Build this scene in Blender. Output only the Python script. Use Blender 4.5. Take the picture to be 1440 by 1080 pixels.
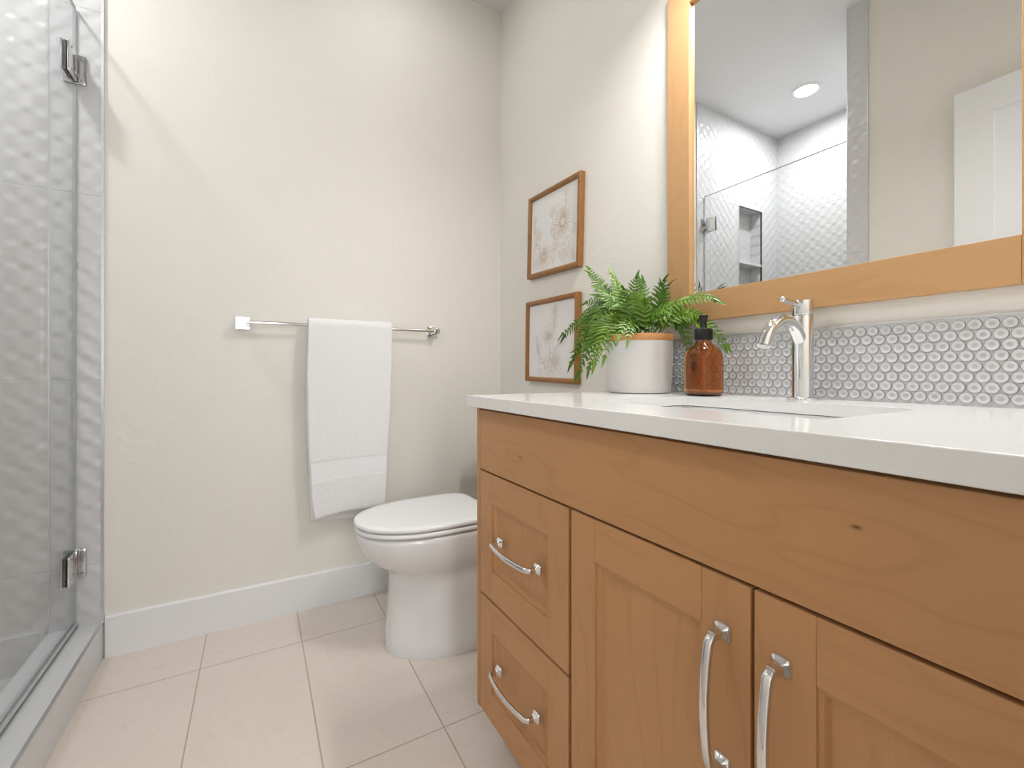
import bpy, bmesh, math, random
from mathutils import Vector, Matrix

# ------------------------------------------------------------------ clear
for _o in list(bpy.data.objects):
    bpy.data.objects.remove(_o, do_unlink=True)
scene = bpy.context.scene
COL = scene.collection
PI = math.pi

# ------------------------------------------------------------------ camera, world, exposure
cam_data = bpy.data.cameras.new('camera')
cam = bpy.data.objects.new('camera', cam_data)
COL.objects.link(cam)
cam.location = (-1.0277, -2.0062, 0.976)
cam.rotation_euler = (math.radians(90), 0, -math.radians(29.827))
cam_data.sensor_width = 36.0
cam_data.sensor_fit = 'HORIZONTAL'
cam_data.lens = 15.643
cam_data.shift_y = -0.01153
cam_data.clip_start = 0.02
scene.camera = cam

world = bpy.data.worlds.new('world')
scene.world = world
world.use_nodes = True
world.node_tree.nodes['Background'].inputs[0].default_value = (0.9, 0.95, 1.0, 1)
world.node_tree.nodes['Background'].inputs[1].default_value = 0.05

vs = scene.view_settings
vs.view_transform = 'Standard'
vs.look = 'None'
vs.exposure = 0.36
vs.gamma = 1.0
vs.use_curve_mapping = False

SHOWER_LAMP = 260.0       # radiance of the recessed lamp over the shower
VANITY_LAMP = 36.0       # radiance of the three opal shades over the mirror
ROOM_FILL = 30.0         # radiance of the unseen fill lamp added over the toilet
HALL_FILL = 5.0          # radiance of the unseen lamp added in the hall for soft fill
WINDOW_FILL = 7.5           # radiance of the hall window added as fill behind the photographer

# ------------------------------------------------------------------ material helpers
def new_mat(name):
    m = bpy.data.materials.new(name)
    m.use_nodes = True
    return m, m.node_tree, m.node_tree.nodes['Principled BSDF']

def N(nt, typ, **kw):
    n = nt.nodes.new(typ)
    for k, v in kw.items():
        setattr(n, k, v)
    return n

def M(nt, op, a, b=None, c=None, clamp=False):
    n = nt.nodes.new('ShaderNodeMath')
    n.operation = op
    n.use_clamp = clamp
    for i, v in enumerate((a, b, c)):
        if v is None:
            continue
        if isinstance(v, (int, float)):
            n.inputs[i].default_value = v
        else:
            nt.links.new(v, n.inputs[i])
    return n.outputs[0]

def coords(nt, scale=(1, 1, 1), loc=(0, 0, 0)):
    t = N(nt, 'ShaderNodeTexCoord')
    mp = N(nt, 'ShaderNodeMapping')
    mp.inputs['Scale'].default_value = scale
    mp.inputs['Location'].default_value = loc
    nt.links.new(t.outputs['Object'], mp.inputs['Vector'])
    return mp.outputs[0]

def world_xyz(nt):
    g = N(nt, 'ShaderNodeNewGeometry')
    s = N(nt, 'ShaderNodeSeparateXYZ')
    nt.links.new(g.outputs['Position'], s.inputs[0])
    return s.outputs[0], s.outputs[1], s.outputs[2]

def noise(nt, vec, scale, detail=3.0, rough=0.5, dist=0.0):
    n = N(nt, 'ShaderNodeTexNoise')
    n.inputs['Scale'].default_value = scale
    n.inputs['Detail'].default_value = detail
    n.inputs['Roughness'].default_value = rough
    n.inputs['Distortion'].default_value = dist
    nt.links.new(vec, n.inputs['Vector'])
    return n.outputs['Fac']

def mixcol(nt, fac, c1, c2, mode='MIX'):
    n = N(nt, 'ShaderNodeMix', data_type='RGBA', blend_type=mode)
    for sock, v in ((n.inputs[0], fac), (n.inputs[6], c1), (n.inputs[7], c2)):
        if isinstance(v, (int, float)):
            sock.default_value = v
        elif isinstance(v, tuple):
            sock.default_value = (*v, 1) if len(v) == 3 else v
        else:
            nt.links.new(v, sock)
    return n.outputs[2]

def ramp(nt, fac, p0, p1):
    n = N(nt, 'ShaderNodeMapRange')
    n.inputs[1].default_value = p0
    n.inputs[2].default_value = p1
    nt.links.new(fac, n.inputs[0])
    return n.outputs[0]

def bump(nt, bsdf, height, strength, distance):
    b = N(nt, 'ShaderNodeBump')
    b.inputs['Strength'].default_value = strength
    b.inputs['Distance'].default_value = distance
    nt.links.new(height, b.inputs['Height'])
    nt.links.new(b.outputs[0], bsdf.inputs['Normal'])
    return b

def plain(name, col, rough=0.5, metal=0.0, spec=0.5, nscale=40.0, var=0.03, bstr=0.0, bdist=0.001, coat=0.0):
    m, nt, b = new_mat(name)
    v = coords(nt)
    n = noise(nt, v, nscale)
    lo = tuple(max(0.0, c * (1 - var)) for c in col)
    hi = tuple(min(1.0, c * (1 + var)) for c in col)
    nt.links.new(mixcol(nt, n, lo, hi), b.inputs['Base Color'])
    b.inputs['Roughness'].default_value = rough
    b.inputs['Metallic'].default_value = metal
    b.inputs['Specular IOR Level'].default_value = spec
    b.inputs['Coat Weight'].default_value = coat
    b.inputs['Coat Roughness'].default_value = 0.05
    if bstr:
        bump(nt, b, n, bstr, bdist)
    return m

def emitter(name, col, strength):
    m, nt, b = new_mat(name)
    b.inputs['Base Color'].default_value = (*col, 1)
    b.inputs['Emission Color'].default_value = (*col, 1)
    b.inputs['Emission Strength'].default_value = strength
    return m

def wall_paint(name, col, bstr=0.5):
    m, nt, b = new_mat(name)
    v = coords(nt)
    n1 = noise(nt, v, 7.0, 4.0, 0.55, 0.8)
    patches = ramp(nt, n1, 0.47, 0.62)
    n2 = noise(nt, v, 160.0, 2.0)
    h = M(nt, 'MULTIPLY_ADD', n2, 0.12, patches)
    nt.links.new(mixcol(nt, n1, tuple(c * 0.985 for c in col), tuple(min(1, c * 1.012) for c in col)), b.inputs['Base Color'])
    b.inputs['Roughness'].default_value = 0.55
    b.inputs['Specular IOR Level'].default_value = 0.35
    bump(nt, b, h, bstr, 0.0012)
    return m

def wood(name, axis, light=(0.56, 0.302, 0.134), dark=(0.42, 0.206, 0.083), rough=0.48, knots=()):
    m, nt, b = new_mat(name)
    t = N(nt, 'ShaderNodeTexCoord')
    inf = N(nt, 'ShaderNodeObjectInfo')
    off = N(nt, 'ShaderNodeVectorMath', operation='SCALE')
    cmb = N(nt, 'ShaderNodeCombineXYZ')
    for i in range(3):
        nt.links.new(inf.outputs['Random'], cmb.inputs[i])
    nt.links.new(cmb.outputs[0], off.inputs[0])
    off.inputs['Scale'].default_value = 7.3
    add = N(nt, 'ShaderNodeVectorMath', operation='ADD')
    nt.links.new(t.outputs['Object'], add.inputs[0])
    nt.links.new(off.outputs[0], add.inputs[1])
    def mapped(along, across):
        mp = N(nt, 'ShaderNodeMapping')
        s = [across] * 3
        s['xyz'.index(axis)] = along
        mp.inputs['Scale'].default_value = s
        nt.links.new(add.outputs[0], mp.inputs[0])
        return mp.outputs[0]
    base = noise(nt, mapped(0.9, 4.2), 1.6, 3.0, 0.5, 0.35)
    mark = None
    sp = N(nt, 'ShaderNodeSeparateXYZ')
    nt.links.new(t.outputs['Object'], sp.inputs[0])
    for ky, kz, wide in knots:                      # growth rings swell round a knot, with a small dark heart
        def r2(a, c):
            return M(nt, 'ADD', M(nt, 'POWER', M(nt, 'DIVIDE', M(nt, 'SUBTRACT', sp.outputs[1], ky), a), 2.0),
                     M(nt, 'POWER', M(nt, 'DIVIDE', M(nt, 'SUBTRACT', sp.outputs[2], kz), c), 2.0))
        swell = M(nt, 'EXPONENT', M(nt, 'MULTIPLY', r2(0.10 * wide, 0.030 * wide), -1.0))
        base = M(nt, 'MULTIPLY_ADD', swell, 0.16, base)
        heart = M(nt, 'EXPONENT', M(nt, 'MULTIPLY', r2(0.0045, 0.0022), -1.0))
        mark = heart if mark is None else M(nt, 'MAXIMUM', mark, heart)
    rings = M(nt, 'SINE', M(nt, 'MULTIPLY', base, 62.0))
    lines = M(nt, 'POWER', M(nt, 'MULTIPLY_ADD', rings, 0.5, 0.5), 9.0)
    fine = noise(nt, mapped(9.0, 330.0), 1.0, 2.0)
    broad = noise(nt, mapped(2.0, 5.0), 1.3, 2.0)
    f = M(nt, 'MULTIPLY_ADD', lines, 0.24, M(nt, 'MULTIPLY', broad, 0.62))
    f = M(nt, 'ADD', f, M(nt, 'MULTIPLY', M(nt, 'SUBTRACT', fine, 0.5), 0.34), clamp=True)
    c = mixcol(nt, f, light, dark)
    if mark is not None:
        c = mixcol(nt, M(nt, 'MULTIPLY', mark, 0.85), c, (0.06, 0.025, 0.012))
    nt.links.new(c, b.inputs['Base Color'])
    b.inputs['Roughness'].default_value = rough
    b.inputs['Specular IOR Level'].default_value = 0.4
    bump(nt, b, fine, 0.06, 0.0004)
    return m

def line_mask(nt, coord, origin, period, width):
    """1 inside a grout line of this width repeating at this period."""
    t = M(nt, 'FRACT', M(nt, 'ADD', M(nt, 'DIVIDE', M(nt, 'SUBTRACT', coord, origin), period), 0.5))
    d = M(nt, 'MULTIPLY', M(nt, 'ABSOLUTE', M(nt, 'SUBTRACT', t, 0.5)), period)
    return ramp(nt, d, width * 0.5 + 0.0005, width * 0.5 - 0.0003)

def floor_tile(name):
    m, nt, b = new_mat(name)
    x, y, z = world_xyz(nt)
    g = M(nt, 'MAXIMUM', line_mask(nt, x, -1.1901, 0.3046, 0.0034), line_mask(nt, y, -0.2289, 0.6231, 0.0034))
    v = coords(nt)
    n1 = noise(nt, v, 5.0, 5.0, 0.6)
    n2 = noise(nt, v, 60.0, 4.0, 0.65)
    n3 = ramp(nt, noise(nt, v, 24.0, 5.0, 0.7), 0.58, 0.74)
    c = mixcol(nt, n1, (0.75, 0.655, 0.59), (0.84, 0.762, 0.698))
    c = mixcol(nt, M(nt, 'MULTIPLY', n2, 0.75), c, (0.66, 0.575, 0.505))
    c = mixcol(nt, M(nt, 'MULTIPLY', n3, 0.5), c, (0.60, 0.52, 0.45))
    c = mixcol(nt, g, c, (0.46, 0.385, 0.33))
    nt.links.new(c, b.inputs['Base Color'])
    b.inputs['Roughness'].default_value = 0.42
    b.inputs['Specular IOR Level'].default_value = 0.4
    h = M(nt, 'MULTIPLY_ADD', n2, 0.05, M(nt, 'SUBTRACT', 1.0, g))
    bump(nt, b, h, 0.5, 0.0012)
    return m

def shower_tile(name, axis):
    """Glossy white tile pressed with a lattice of diamond dimples, 12 x 24 inch."""
    m, nt, b = new_mat(name)
    x, y, z = world_xyz(nt)
    u = x if axis == 'x' else y
    px, pz = 0.0355, 0.072
    cu = M(nt, 'COSINE', M(nt, 'MULTIPLY', u, PI / px))
    ph = M(nt, 'MULTIPLY', z, 2 * PI / pz)
    cz = M(nt, 'ADD', M(nt, 'COSINE', ph), M(nt, 'MULTIPLY', M(nt, 'SINE', M(nt, 'MULTIPLY', ph, 2.0)), 0.28))
    h = M(nt, 'MULTIPLY', cu, cz)
    v = coords(nt)
    h = M(nt, 'ADD', h, M(nt, 'MULTIPLY', noise(nt, v, 26.0, 2.0), 0.9))
    g = M(nt, 'MAXIMUM', line_mask(nt, u, -1.617 if axis == 'x' else -0.19, 0.305, 0.0026), line_mask(nt, z, 0.949, 0.6255, 0.0026))
    nt.links.new(mixcol(nt, g, (0.635, 0.64, 0.648), (0.70, 0.705, 0.71)), b.inputs['Base Color'])
    b.inputs['Roughness'].default_value = 0.2
    b.inputs['Specular IOR Level'].default_value = 0.5
    hh = M(nt, 'MULTIPLY', M(nt, 'MULTIPLY_ADD', g, -0.3, 1.0), M(nt, 'MULTIPLY_ADD', h, 0.27, 1.2))
    bump(nt, b, hh, 0.9, 0.006)
    return m

def penny_bump(name):
    m, nt, b = new_mat(name)
    vor = N(nt, 'ShaderNodeTexVoronoi')
    vor.inputs['Scale'].default_value = 48.0
    vor.inputs['Randomness'].default_value = 0.15
    nt.links.new(coords(nt), vor.inputs['Vector'])
    d = ramp(nt, vor.outputs['Distance'], 0.52, 0.40)
    nt.links.new(mixcol(nt, d, (0.62, 0.62, 0.62), (0.50, 0.50, 0.51)), b.inputs['Base Color'])
    b.inputs['Roughness'].default_value = 0.2
    bump(nt, b, d, 0.6, 0.002)
    return m

def quartz(name, col, rough=0.12):
    m, nt, b = new_mat(name)
    v = coords(nt)
    n = noise(nt, v, 420.0, 2.0)
    n2 = noise(nt, v, 9.0, 5.0, 0.6, 1.2)
    f = ramp(nt, n, 0.62, 0.75)
    c = mixcol(nt, M(nt, 'MULTIPLY', f, 0.25), col, tuple(c * 0.82 for c in col))
    c = mixcol(nt, M(nt, 'MULTIPLY', ramp(nt, n2, 0.5, 0.62), 0.10), c, tuple(c * 0.85 for c in col))
    nt.links.new(c, b.inputs['Base Color'])
    b.inputs['Roughness'].default_value = rough
    b.inputs['Specular IOR Level'].default_value = 0.45
    return m

def pane_glass(name):
    """Thin clear pane: Fresnel reflection over straight-through transparency."""
    m = bpy.data.materials.new(name)
    m.use_nodes = True
    nt = m.node_tree
    nt.nodes.clear()
    out = N(nt, 'ShaderNodeOutputMaterial')
    mix = N(nt, 'ShaderNodeMixShader')
    tr = N(nt, 'ShaderNodeBsdfTransparent')
    tr.inputs[0].default_value = (0.985, 0.99, 0.988, 1)
    gl = N(nt, 'ShaderNodeBsdfGlossy')
    gl.inputs['Roughness'].default_value = 0.01
    fr = N(nt, 'ShaderNodeFresnel')
    ge = N(nt, 'ShaderNodeNewGeometry')
    nt.links.new(M(nt, 'ADD', M(nt, 'MULTIPLY', ge.outputs['Backfacing'], 1 / 1.33 - 1.33), 1.33), fr.inputs[0])
    nt.links.new(fr.outputs[0], mix.inputs[0])
    nt.links.new(tr.outputs[0], mix.inputs[1])
    nt.links.new(gl.outputs[0], mix.inputs[2])
    nt.links.new(mix.outputs[0], out.inputs[0])
    return m

def clear_glass(name, col, rough=0.02, ior=1.5):
    m, nt, b = new_mat(name)
    n = noise(nt, coords(nt), 14.0)
    nt.links.new(mixcol(nt, n, tuple(c * 0.93 for c in col), col), b.inputs['Base Color'])
    b.inputs['Transmission Weight'].default_value = 1.0
    b.inputs['Roughness'].default_value = rough
    b.inputs['IOR'].default_value = ior
    return m

def leaf_mat(name):
    m, nt, b = new_mat(name)
    inf = N(nt, 'ShaderNodeObjectInfo')
    v = coords(nt)
    n = noise(nt, v, 38.0, 3.0)
    n2 = noise(nt, v, 11.0, 2.0)
    c = mixcol(nt, n, (0.020, 0.075, 0.005), (0.105, 0.25, 0.010))
    c = mixcol(nt, M(nt, 'MULTIPLY', inf.outputs['Random'], 0.45), c, (0.27, 0.42, 0.025))
    c = mixcol(nt, M(nt, 'MULTIPLY', ramp(nt, n2, 0.5, 0.7), 0.5), c, (0.018, 0.07, 0.010))
    nt.links.new(c, b.inputs['Base Color'])
    b.inputs['Roughness'].default_value = 0.38
    b.inputs['Specular IOR Level'].default_value = 0.5
    b.inputs['Subsurface Weight'].default_value = 0.0
    return m

def terry(name, col):
    m, nt, b = new_mat(name)
    v = coords(nt)
    n = noise(nt, v, 420.0, 2.0, 0.7)
    n2 = noise(nt, v, 150.0, 3.0, 0.7)
    nt.links.new(mixcol(nt, n2, tuple(c * 0.90 for c in col), col), b.inputs['Base Color'])
    b.inputs['Roughness'].default_value = 0.95
    b.inputs['Specular IOR Level'].default_value = 0.1
    b.inputs['Sheen Weight'].default_value = 0.25
    bump(nt, b, M(nt, 'ADD', n, n2), 0.6, 0.0035)
    return m

MAT = {
    'wall': wall_paint('cream_wall_paint', (0.80, 0.774, 0.714)),
    'ceiling': wall_paint('ceiling_paint', (0.76, 0.76, 0.765), 0.15),
    'trim': plain('white_trim_paint', (0.80, 0.81, 0.82), 0.35, var=0.01),
    'floor': floor_tile('beige_floor_tile'),
    'tile_x': shower_tile('dimpled_white_tile_back', 'x'),
    'tile_y': shower_tile('dimpled_white_tile_side', 'y'),
    'penny_wall': penny_bump('niche_penny_tile'),
    'curb': quartz('grey_white_curb_tile', (0.67, 0.685, 0.70), 0.3),
    'pan': penny_bump('shower_floor_mosaic'),
    'metal_trim': plain('satin_metal_edge', (0.70, 0.70, 0.71), 0.35, 1.0),
    'wood_y': wood('alder_horizontal_grain', 'y'),
    'wood_z': wood('alder_vertical_grain', 'z'),
    'wood_top': wood('alder_knotty_panel', 'y', knots=((-0.300, 0.827, 1.0), (0.33, 0.79, 0.8))),
    'frame_y': wood('mirror_alder_horizontal', 'y', (0.55, 0.325, 0.150), (0.45, 0.240, 0.098), 0.36),
    'frame_z': wood('mirror_alder_vertical', 'z', (0.55, 0.325, 0.150), (0.45, 0.240, 0.098), 0.36),
    'dark': plain('dark_recess', (0.03, 0.022, 0.016), 0.8),
    'quartz': quartz('white_quartz', (0.83, 0.83, 0.82)),
    'porcelain': plain('white_porcelain', (0.80, 0.805, 0.81), 0.10, var=0.006, coat=0.3),
    'seat': plain('white_seat_plastic', (0.82, 0.825, 0.83), 0.22, var=0.006),
    'chrome': plain('polished_chrome', (0.74, 0.745, 0.755), 0.06, 1.0, var=0.01),
    'chrome_dark': plain('hinge_chrome', (0.50, 0.50, 0.51), 0.16, 1.0, var=0.02),
    'rubber': plain('dark_gasket', (0.02, 0.02, 0.02), 0.6),
    'grout': plain('grey_penny_grout', (0.56, 0.56, 0.57), 0.7, nscale=300, var=0.1, bstr=0.3),
    'penny': plain('grey_penny_glaze', (0.50, 0.505, 0.51), 0.14, nscale=60, var=0.12, coat=0.5),
    'glass': pane_glass('shower_glass'),
    'glass_edge': plain('glass_edge_grey', (0.42, 0.45, 0.45), 0.15, var=0.05),
    'sweep': plain('clear_door_sweep', (0.50, 0.52, 0.53), 0.3, var=0.05),
    'amber': clear_glass('amber_glass', (0.80, 0.39, 0.095)),
    'soap': clear_glass('amber_soap', (0.86, 0.42, 0.10), 0.05, 1.33),
    'black': plain('black_pump_plastic', (0.012, 0.012, 0.013), 0.35),
    'tube': plain('dip_tube_plastic', (0.75, 0.45, 0.2), 0.4),
    'pot': plain('pale_grey_glaze', (0.68, 0.665, 0.65), 0.3, nscale=22, var=0.05, bstr=0.15, bdist=0.002),
    'terracotta': plain('terracotta_rim', (0.62, 0.29, 0.11), 0.6, nscale=60, var=0.12),
    'soil': plain('dark_potting_soil', (0.02, 0.015, 0.010), 0.95, nscale=120, var=0.5, bstr=0.6, bdist=0.01),
    'leaf': leaf_mat('fern_green'),
    'stem': plain('fern_stem', (0.10, 0.14, 0.03), 0.5, var=0.2),
    'towel': terry('white_terry', (0.93, 0.93, 0.93)),
    'band': plain('white_woven_band', (0.85, 0.86, 0.875), 0.85, nscale=700, var=0.03, bstr=0.3),
    'penny_edge': plain('penny_rim_painted_reflection', (0.25, 0.25, 0.255), 0.3, nscale=200, var=0.2),
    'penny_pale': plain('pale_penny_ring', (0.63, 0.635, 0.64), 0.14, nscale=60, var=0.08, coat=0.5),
    'art_frame': plain('gilt_brown_wood', (0.29, 0.125, 0.030), 0.35, nscale=90, var=0.35, bstr=0.15),
    'paper': plain('print_paper', (0.80, 0.79, 0.775), 0.7, nscale=200, var=0.01),
    'ink_gold': plain('gold_ink', (0.66, 0.45, 0.24), 0.6, nscale=50, var=0.25),
    'ink_mauve': plain('mauve_brown_ink', (0.52, 0.38, 0.33), 0.6, nscale=50, var=0.25),
    'door_paint': plain('white_door_paint', (0.76, 0.775, 0.78), 0.4, var=0.01),
    'lamp_trim': plain('white_lamp_trim', (0.80, 0.80, 0.80), 0.4, var=0.01),
    'shower_lamp': emitter('shower_lamp_lens', (1.0, 0.995, 0.99), SHOWER_LAMP),
    'room_fill': emitter('room_fill_lens', (1.0, 0.995, 0.99), ROOM_FILL),
    'opal': emitter('opal_shade_glow', (1.0, 0.995, 0.99), VANITY_LAMP * 0.10),
    'opal_lens': emitter('opal_diffuser_glow', (1.0, 0.995, 0.99), VANITY_LAMP * 4.0),
    'window_fill': emitter('window_fill_glow', (0.97, 0.985, 1.0), WINDOW_FILL),
    'hall_fill': emitter('hall_fill_lens', (1.0, 0.995, 0.99), HALL_FILL),
}
_mm, _nt, _b = new_mat('silvered_mirror')
_b.inputs['Base Color'].default_value = (0.90, 0.91, 0.905, 1)
_b.inputs['Metallic'].default_value = 1.0
_b.inputs['Roughness'].default_value = 0.0
MAT['mirror'] = _mm

# ------------------------------------------------------------------ mesh helpers
class MB:
    """Collects shapes in world metres; build() links them as ONE mesh object."""
    def __init__(self):
        self.bm = bmesh.new()

    def box(self, lo, hi, bevel=0.0, seg=2):
        bm = bmesh.new()
        vs_ = [bm.verts.new((x, y, z)) for x in (lo[0], hi[0]) for y in (lo[1], hi[1]) for z in (lo[2], hi[2])]
        for f in ((0, 1, 3, 2), (4, 6, 7, 5), (0, 4, 5, 1), (2, 3, 7, 6), (0, 2, 6, 4), (1, 5, 7, 3)):
            bm.faces.new([vs_[i] for i in f])
        if bevel > 0:
            bmesh.ops.bevel(bm, geom=list(bm.edges), offset=bevel, segments=seg, affect='EDGES', profile=0.5)
        self.join(bm)
        return self

    def join(self, bm, mat=None):
        if mat is not None:
            bmesh.ops.transform(bm, matrix=mat, verts=bm.verts)
        me = bpy.data.meshes.new('tmp')
        bm.to_mesh(me)
        bm.free()
        self.bm.from_mesh(me)
        bpy.data.meshes.remove(me)

    def loft(self, rings, closed=True, cap0=True, cap1=True):
        vr = [[self.bm.verts.new(p) for p in r] for r in rings]
        n = len(vr[0])
        for a, b in zip(vr[:-1], vr[1:]):
            for i in range(n if closed else n - 1):
                j = (i + 1) % n
                self.bm.faces.new((a[i], a[j], b[j], b[i]))
        if cap0 and closed:
            self.bm.faces.new(list(reversed(vr[0])))
        if cap1 and closed:
            self.bm.faces.new(vr[-1])
        return self

    def lathe(self, center, prof, axis='z', n=40, cap0=True, cap1=True):
        rings = []
        c = Vector(center)
        for r, h in prof:
            ring = []
            for i in range(n):
                a = 2 * PI * i / n
                if axis == 'z':
                    p = (r * math.cos(a), r * math.sin(a), h)
                elif axis == 'x':
                    p = (h, r * math.cos(a), r * math.sin(a))
                else:
                    p = (r * math.cos(a), h, r * math.sin(a))
                ring.append(c + Vector(p))
            rings.append(ring)
        return self.loft(rings, True, cap0, cap1)

    def sweep(self, path, section, up):
        """Sweep section points (in-plane, along up) along a path that lies in the plane normal to up."""
        path = [Vector(p) for p in path]
        up = Vector(up)
        rings = []
        for i, p in enumerate(path):
            t = (path[min(i + 1, len(path) - 1)] - path[max(i - 1, 0)]).normalized()
            nrm = up.cross(t).normalized()
            sec = section(i / (len(path) - 1)) if callable(section) else section
            rings.append([p + nrm * a + up * b for a, b in sec])
        return self.loft(rings)

    def build(self, name, mat, parent=None, smooth=35.0, kind=None):
        bm = self.bm
        bmesh.ops.recalc_face_normals(bm, faces=bm.faces)
        org = ORG.get(parent.name, Vector()) if parent else Vector()
        bmesh.ops.translate(bm, verts=bm.verts, vec=-org)
        me = bpy.data.meshes.new(name)
        bm.to_mesh(me)
        bm.free()
        if smooth:
            me.shade_smooth()
            me.set_sharp_from_angle(angle=math.radians(smooth))
        me.materials.append(mat)
        o = bpy.data.objects.new(name, me)
        COL.objects.link(o)
        if parent:
            o.parent = parent
        ORG[o.name] = org
        if kind:
            o['kind'] = kind
        return o

ORG = {}

def tag(o, label, cat, group=None):
    o['label'] = label
    o['category'] = cat
    if group:
        o['group'] = group
    return o

def thing(name, label, cat, loc, group=None):
    o = bpy.data.objects.new(name, None)
    o.empty_display_size = 0.1
    COL.objects.link(o)
    o.location = loc
    ORG[o.name] = Vector(loc)
    return tag(o, label, cat, group)

def superellipse(a, b, n=4.0, k=16):
    out = []
    for i in range(k):
        t = 2 * PI * i / k
        c, s = math.cos(t), math.sin(t)
        out.append((a * math.copysign(abs(c) ** (2 / n), c), b * math.copysign(abs(s) ** (2 / n), s)))
    return out

def circle(r, k=20):
    return [(r * math.cos(2 * PI * i / k), r * math.sin(2 * PI * i / k)) for i in range(k)]

def round_rect(x0, x1, y0, y1, r, z, k=6):
    pts = []
    for cx, cy, a0 in ((x1 - r, y1 - r, 0), (x0 + r, y1 - r, PI / 2), (x0 + r, y0 + r, PI), (x1 - r, y0 + r, 1.5 * PI)):
        for i in range(k):
            a = a0 + PI / 2 * i / (k - 1)
            pts.append((cx + r * math.cos(a), cy + r * math.sin(a), z))
    return pts

def smooth_path(pts, n=24):
    """Catmull-Rom through the points."""
    P = [Vector(p) for p in pts]
    P = [P[0] * 2 - P[1]] + P + [P[-1] * 2 - P[-2]]
    out = []
    segs = len(P) - 3
    for s in range(segs):
        a, b, c, d = P[s:s + 4]
        m = max(2, n // segs)
        for i in range(m + (1 if s == segs - 1 else 0)):
            t = i / m
            out.append(0.5 * ((2 * b) + (c - a) * t + (2 * a - 5 * b + 4 * c - d) * t * t + (3 * b - a - 3 * c + d) * t ** 3))
    return out

# ------------------------------------------------------------------ the setting
BX = 0.0614          # face of the right wall
AY = 0.014           # face of the back wall
TY = 0.008           # face of the shower tile on the back wall
CEIL = 2.8225
XC = -1.482          # curb front face and left painted wall
SX = -2.444          # far end of the shower
FY = -2.06           # doorway wall
HY = -3.6            # hall end

def wallbox(name, lo, hi, mat):
    return MB().box(lo, hi).build(name, MAT[mat], None, 0, 'structure')

wallbox('floor', (-1.482, HY, -0.1), (BX, AY + 0.1, 0.0), 'floor')
wallbox('ceiling', (-2.6, HY, CEIL), (BX + 0.12, AY + 0.12, CEIL + 0.1), 'ceiling')
wallbox('wall_back', (-1.4815, AY, -0.1), (BX + 0.12, AY + 0.12, CEIL), 'wall')
wallbox('wall_right', (BX, HY, -0.1), (BX + 0.12, AY, CEIL), 'wall')
wallbox('wall_left', (-1.582, HY, -0.1), (XC, -0.90, CEIL), 'wall')
mb = MB()                                                    # doorway wall, opening at x -1.42..-0.70
mb.box((XC, FY - 0.11, -0.1), (-1.425, FY, CEIL))
mb.box((-0.70, FY - 0.11, -0.1), (BX, FY, CEIL))
mb.box((-1.425, FY - 0.11, 2.16), (-0.70, FY, CEIL))
mb.build('wall_front', MAT['wall'], None, 0, 'structure')
wallbox('wall_hall', (-1.582, HY - 0.1, -0.1), (BX + 0.12, HY, CEIL), 'wall')

# unseen glowing window added at the hall end, sized for its fill light
WX0, WX1, WZ0, WZ1 = -1.30, -0.80, 0.60, 2.15
mb = MB()
for lo, hi in (((WX0 - 0.06, WZ0 - 0.06), (WX0, WZ1 + 0.06)), ((WX1, WZ0 - 0.06), (WX1 + 0.06, WZ1 + 0.06)), ((WX0, WZ0 - 0.06), (WX1, WZ0)), ((WX0, WZ1), (WX1, WZ1 + 0.06)), ((WX0, 1.41), (WX1, 1.44))):
    mb.box((lo[0], HY, lo[1]), (hi[0], HY + 0.02, hi[1]), 0.001)
win = mb.build('fill_window', MAT['trim'], None, 0, 'structure')
MB().box((WX0, HY + 0.002, WZ0), (WX1, HY + 0.006, WZ1)).build('fill_window_pane', MAT['window_fill'], win, 0)

# shower alcove
NX0, NX1, NZ0, NZ1, ND = -2.233, -1.948, 1.36, 2.205, 0.09
mb = MB()
mb.box((SX - 0.1, TY, -0.1), (NX0, AY + 0.12, CEIL))
mb.box((NX1, TY, -0.1), (-1.4885, AY + 0.12, CEIL))
mb.box((NX0, TY, -0.1), (NX1, AY + 0.12, NZ0))
mb.box((NX0, TY, NZ1), (NX1, AY + 0.12, CEIL))
mb.build('wall_shower_back', MAT['tile_x'], None, 0, 'structure')
wallbox('wall_niche_back', (NX0, TY + ND, NZ0), (NX1, AY + 0.12, NZ1), 'penny_wall')
mb = MB()
w = 0.005
mb.box((NX0 - w, TY - 0.002, NZ0 - w), (NX0, TY + 0.01, NZ1 + w))
mb.box((NX1, TY - 0.002, NZ0 - w), (NX1 + w, TY + 0.01, NZ1 + w))
mb.box((NX0, TY - 0.002, NZ0 - w), (NX1, TY + 0.01, NZ0))
mb.box((NX0, TY - 0.002, NZ1), (NX1, TY + 0.01, NZ1 + w))
mb.build('trim_1', MAT['metal_trim'], None, 0, 'structure')
tag(MB().box((NX0, TY + 0.002, 1.785), (NX1, TY + ND, 1.803), 0.001).build('niche_shelf', MAT['curb'], None, 0),
    'pale shelf across the tall tiled shower niche seen in the mirror', 'shelf')
wallbox('wall_shower_left', (SX - 0.1, -0.90, -0.1), (SX, TY, CEIL), 'tile_y')
wallbox('wall_shower_front', (SX - 0.1, -0.98, -0.1), (-1.582, -0.89, CEIL), 'tile_x')
mb = MB()
mb.box((-1.582, -0.90, -0.1), (XC, -0.89, CEIL))
mb.box((XC, -0.975, 0.0), (XC + 0.008, -0.89, CEIL))
mb.build('wall_shower_jamb', MAT['tile_y'], None, 0, 'structure')
mb = MB()
mb.box((XC - 0.002, -0.9785, 0.0), (XC + 0.009, -0.975, CEIL))
mb.box((XC + 0.0035, -0.8905, 0.0), (XC + 0.009, -0.887, CEIL))
mb.build('trim_2', MAT['metal_trim'], None, 0, 'structure')
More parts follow.
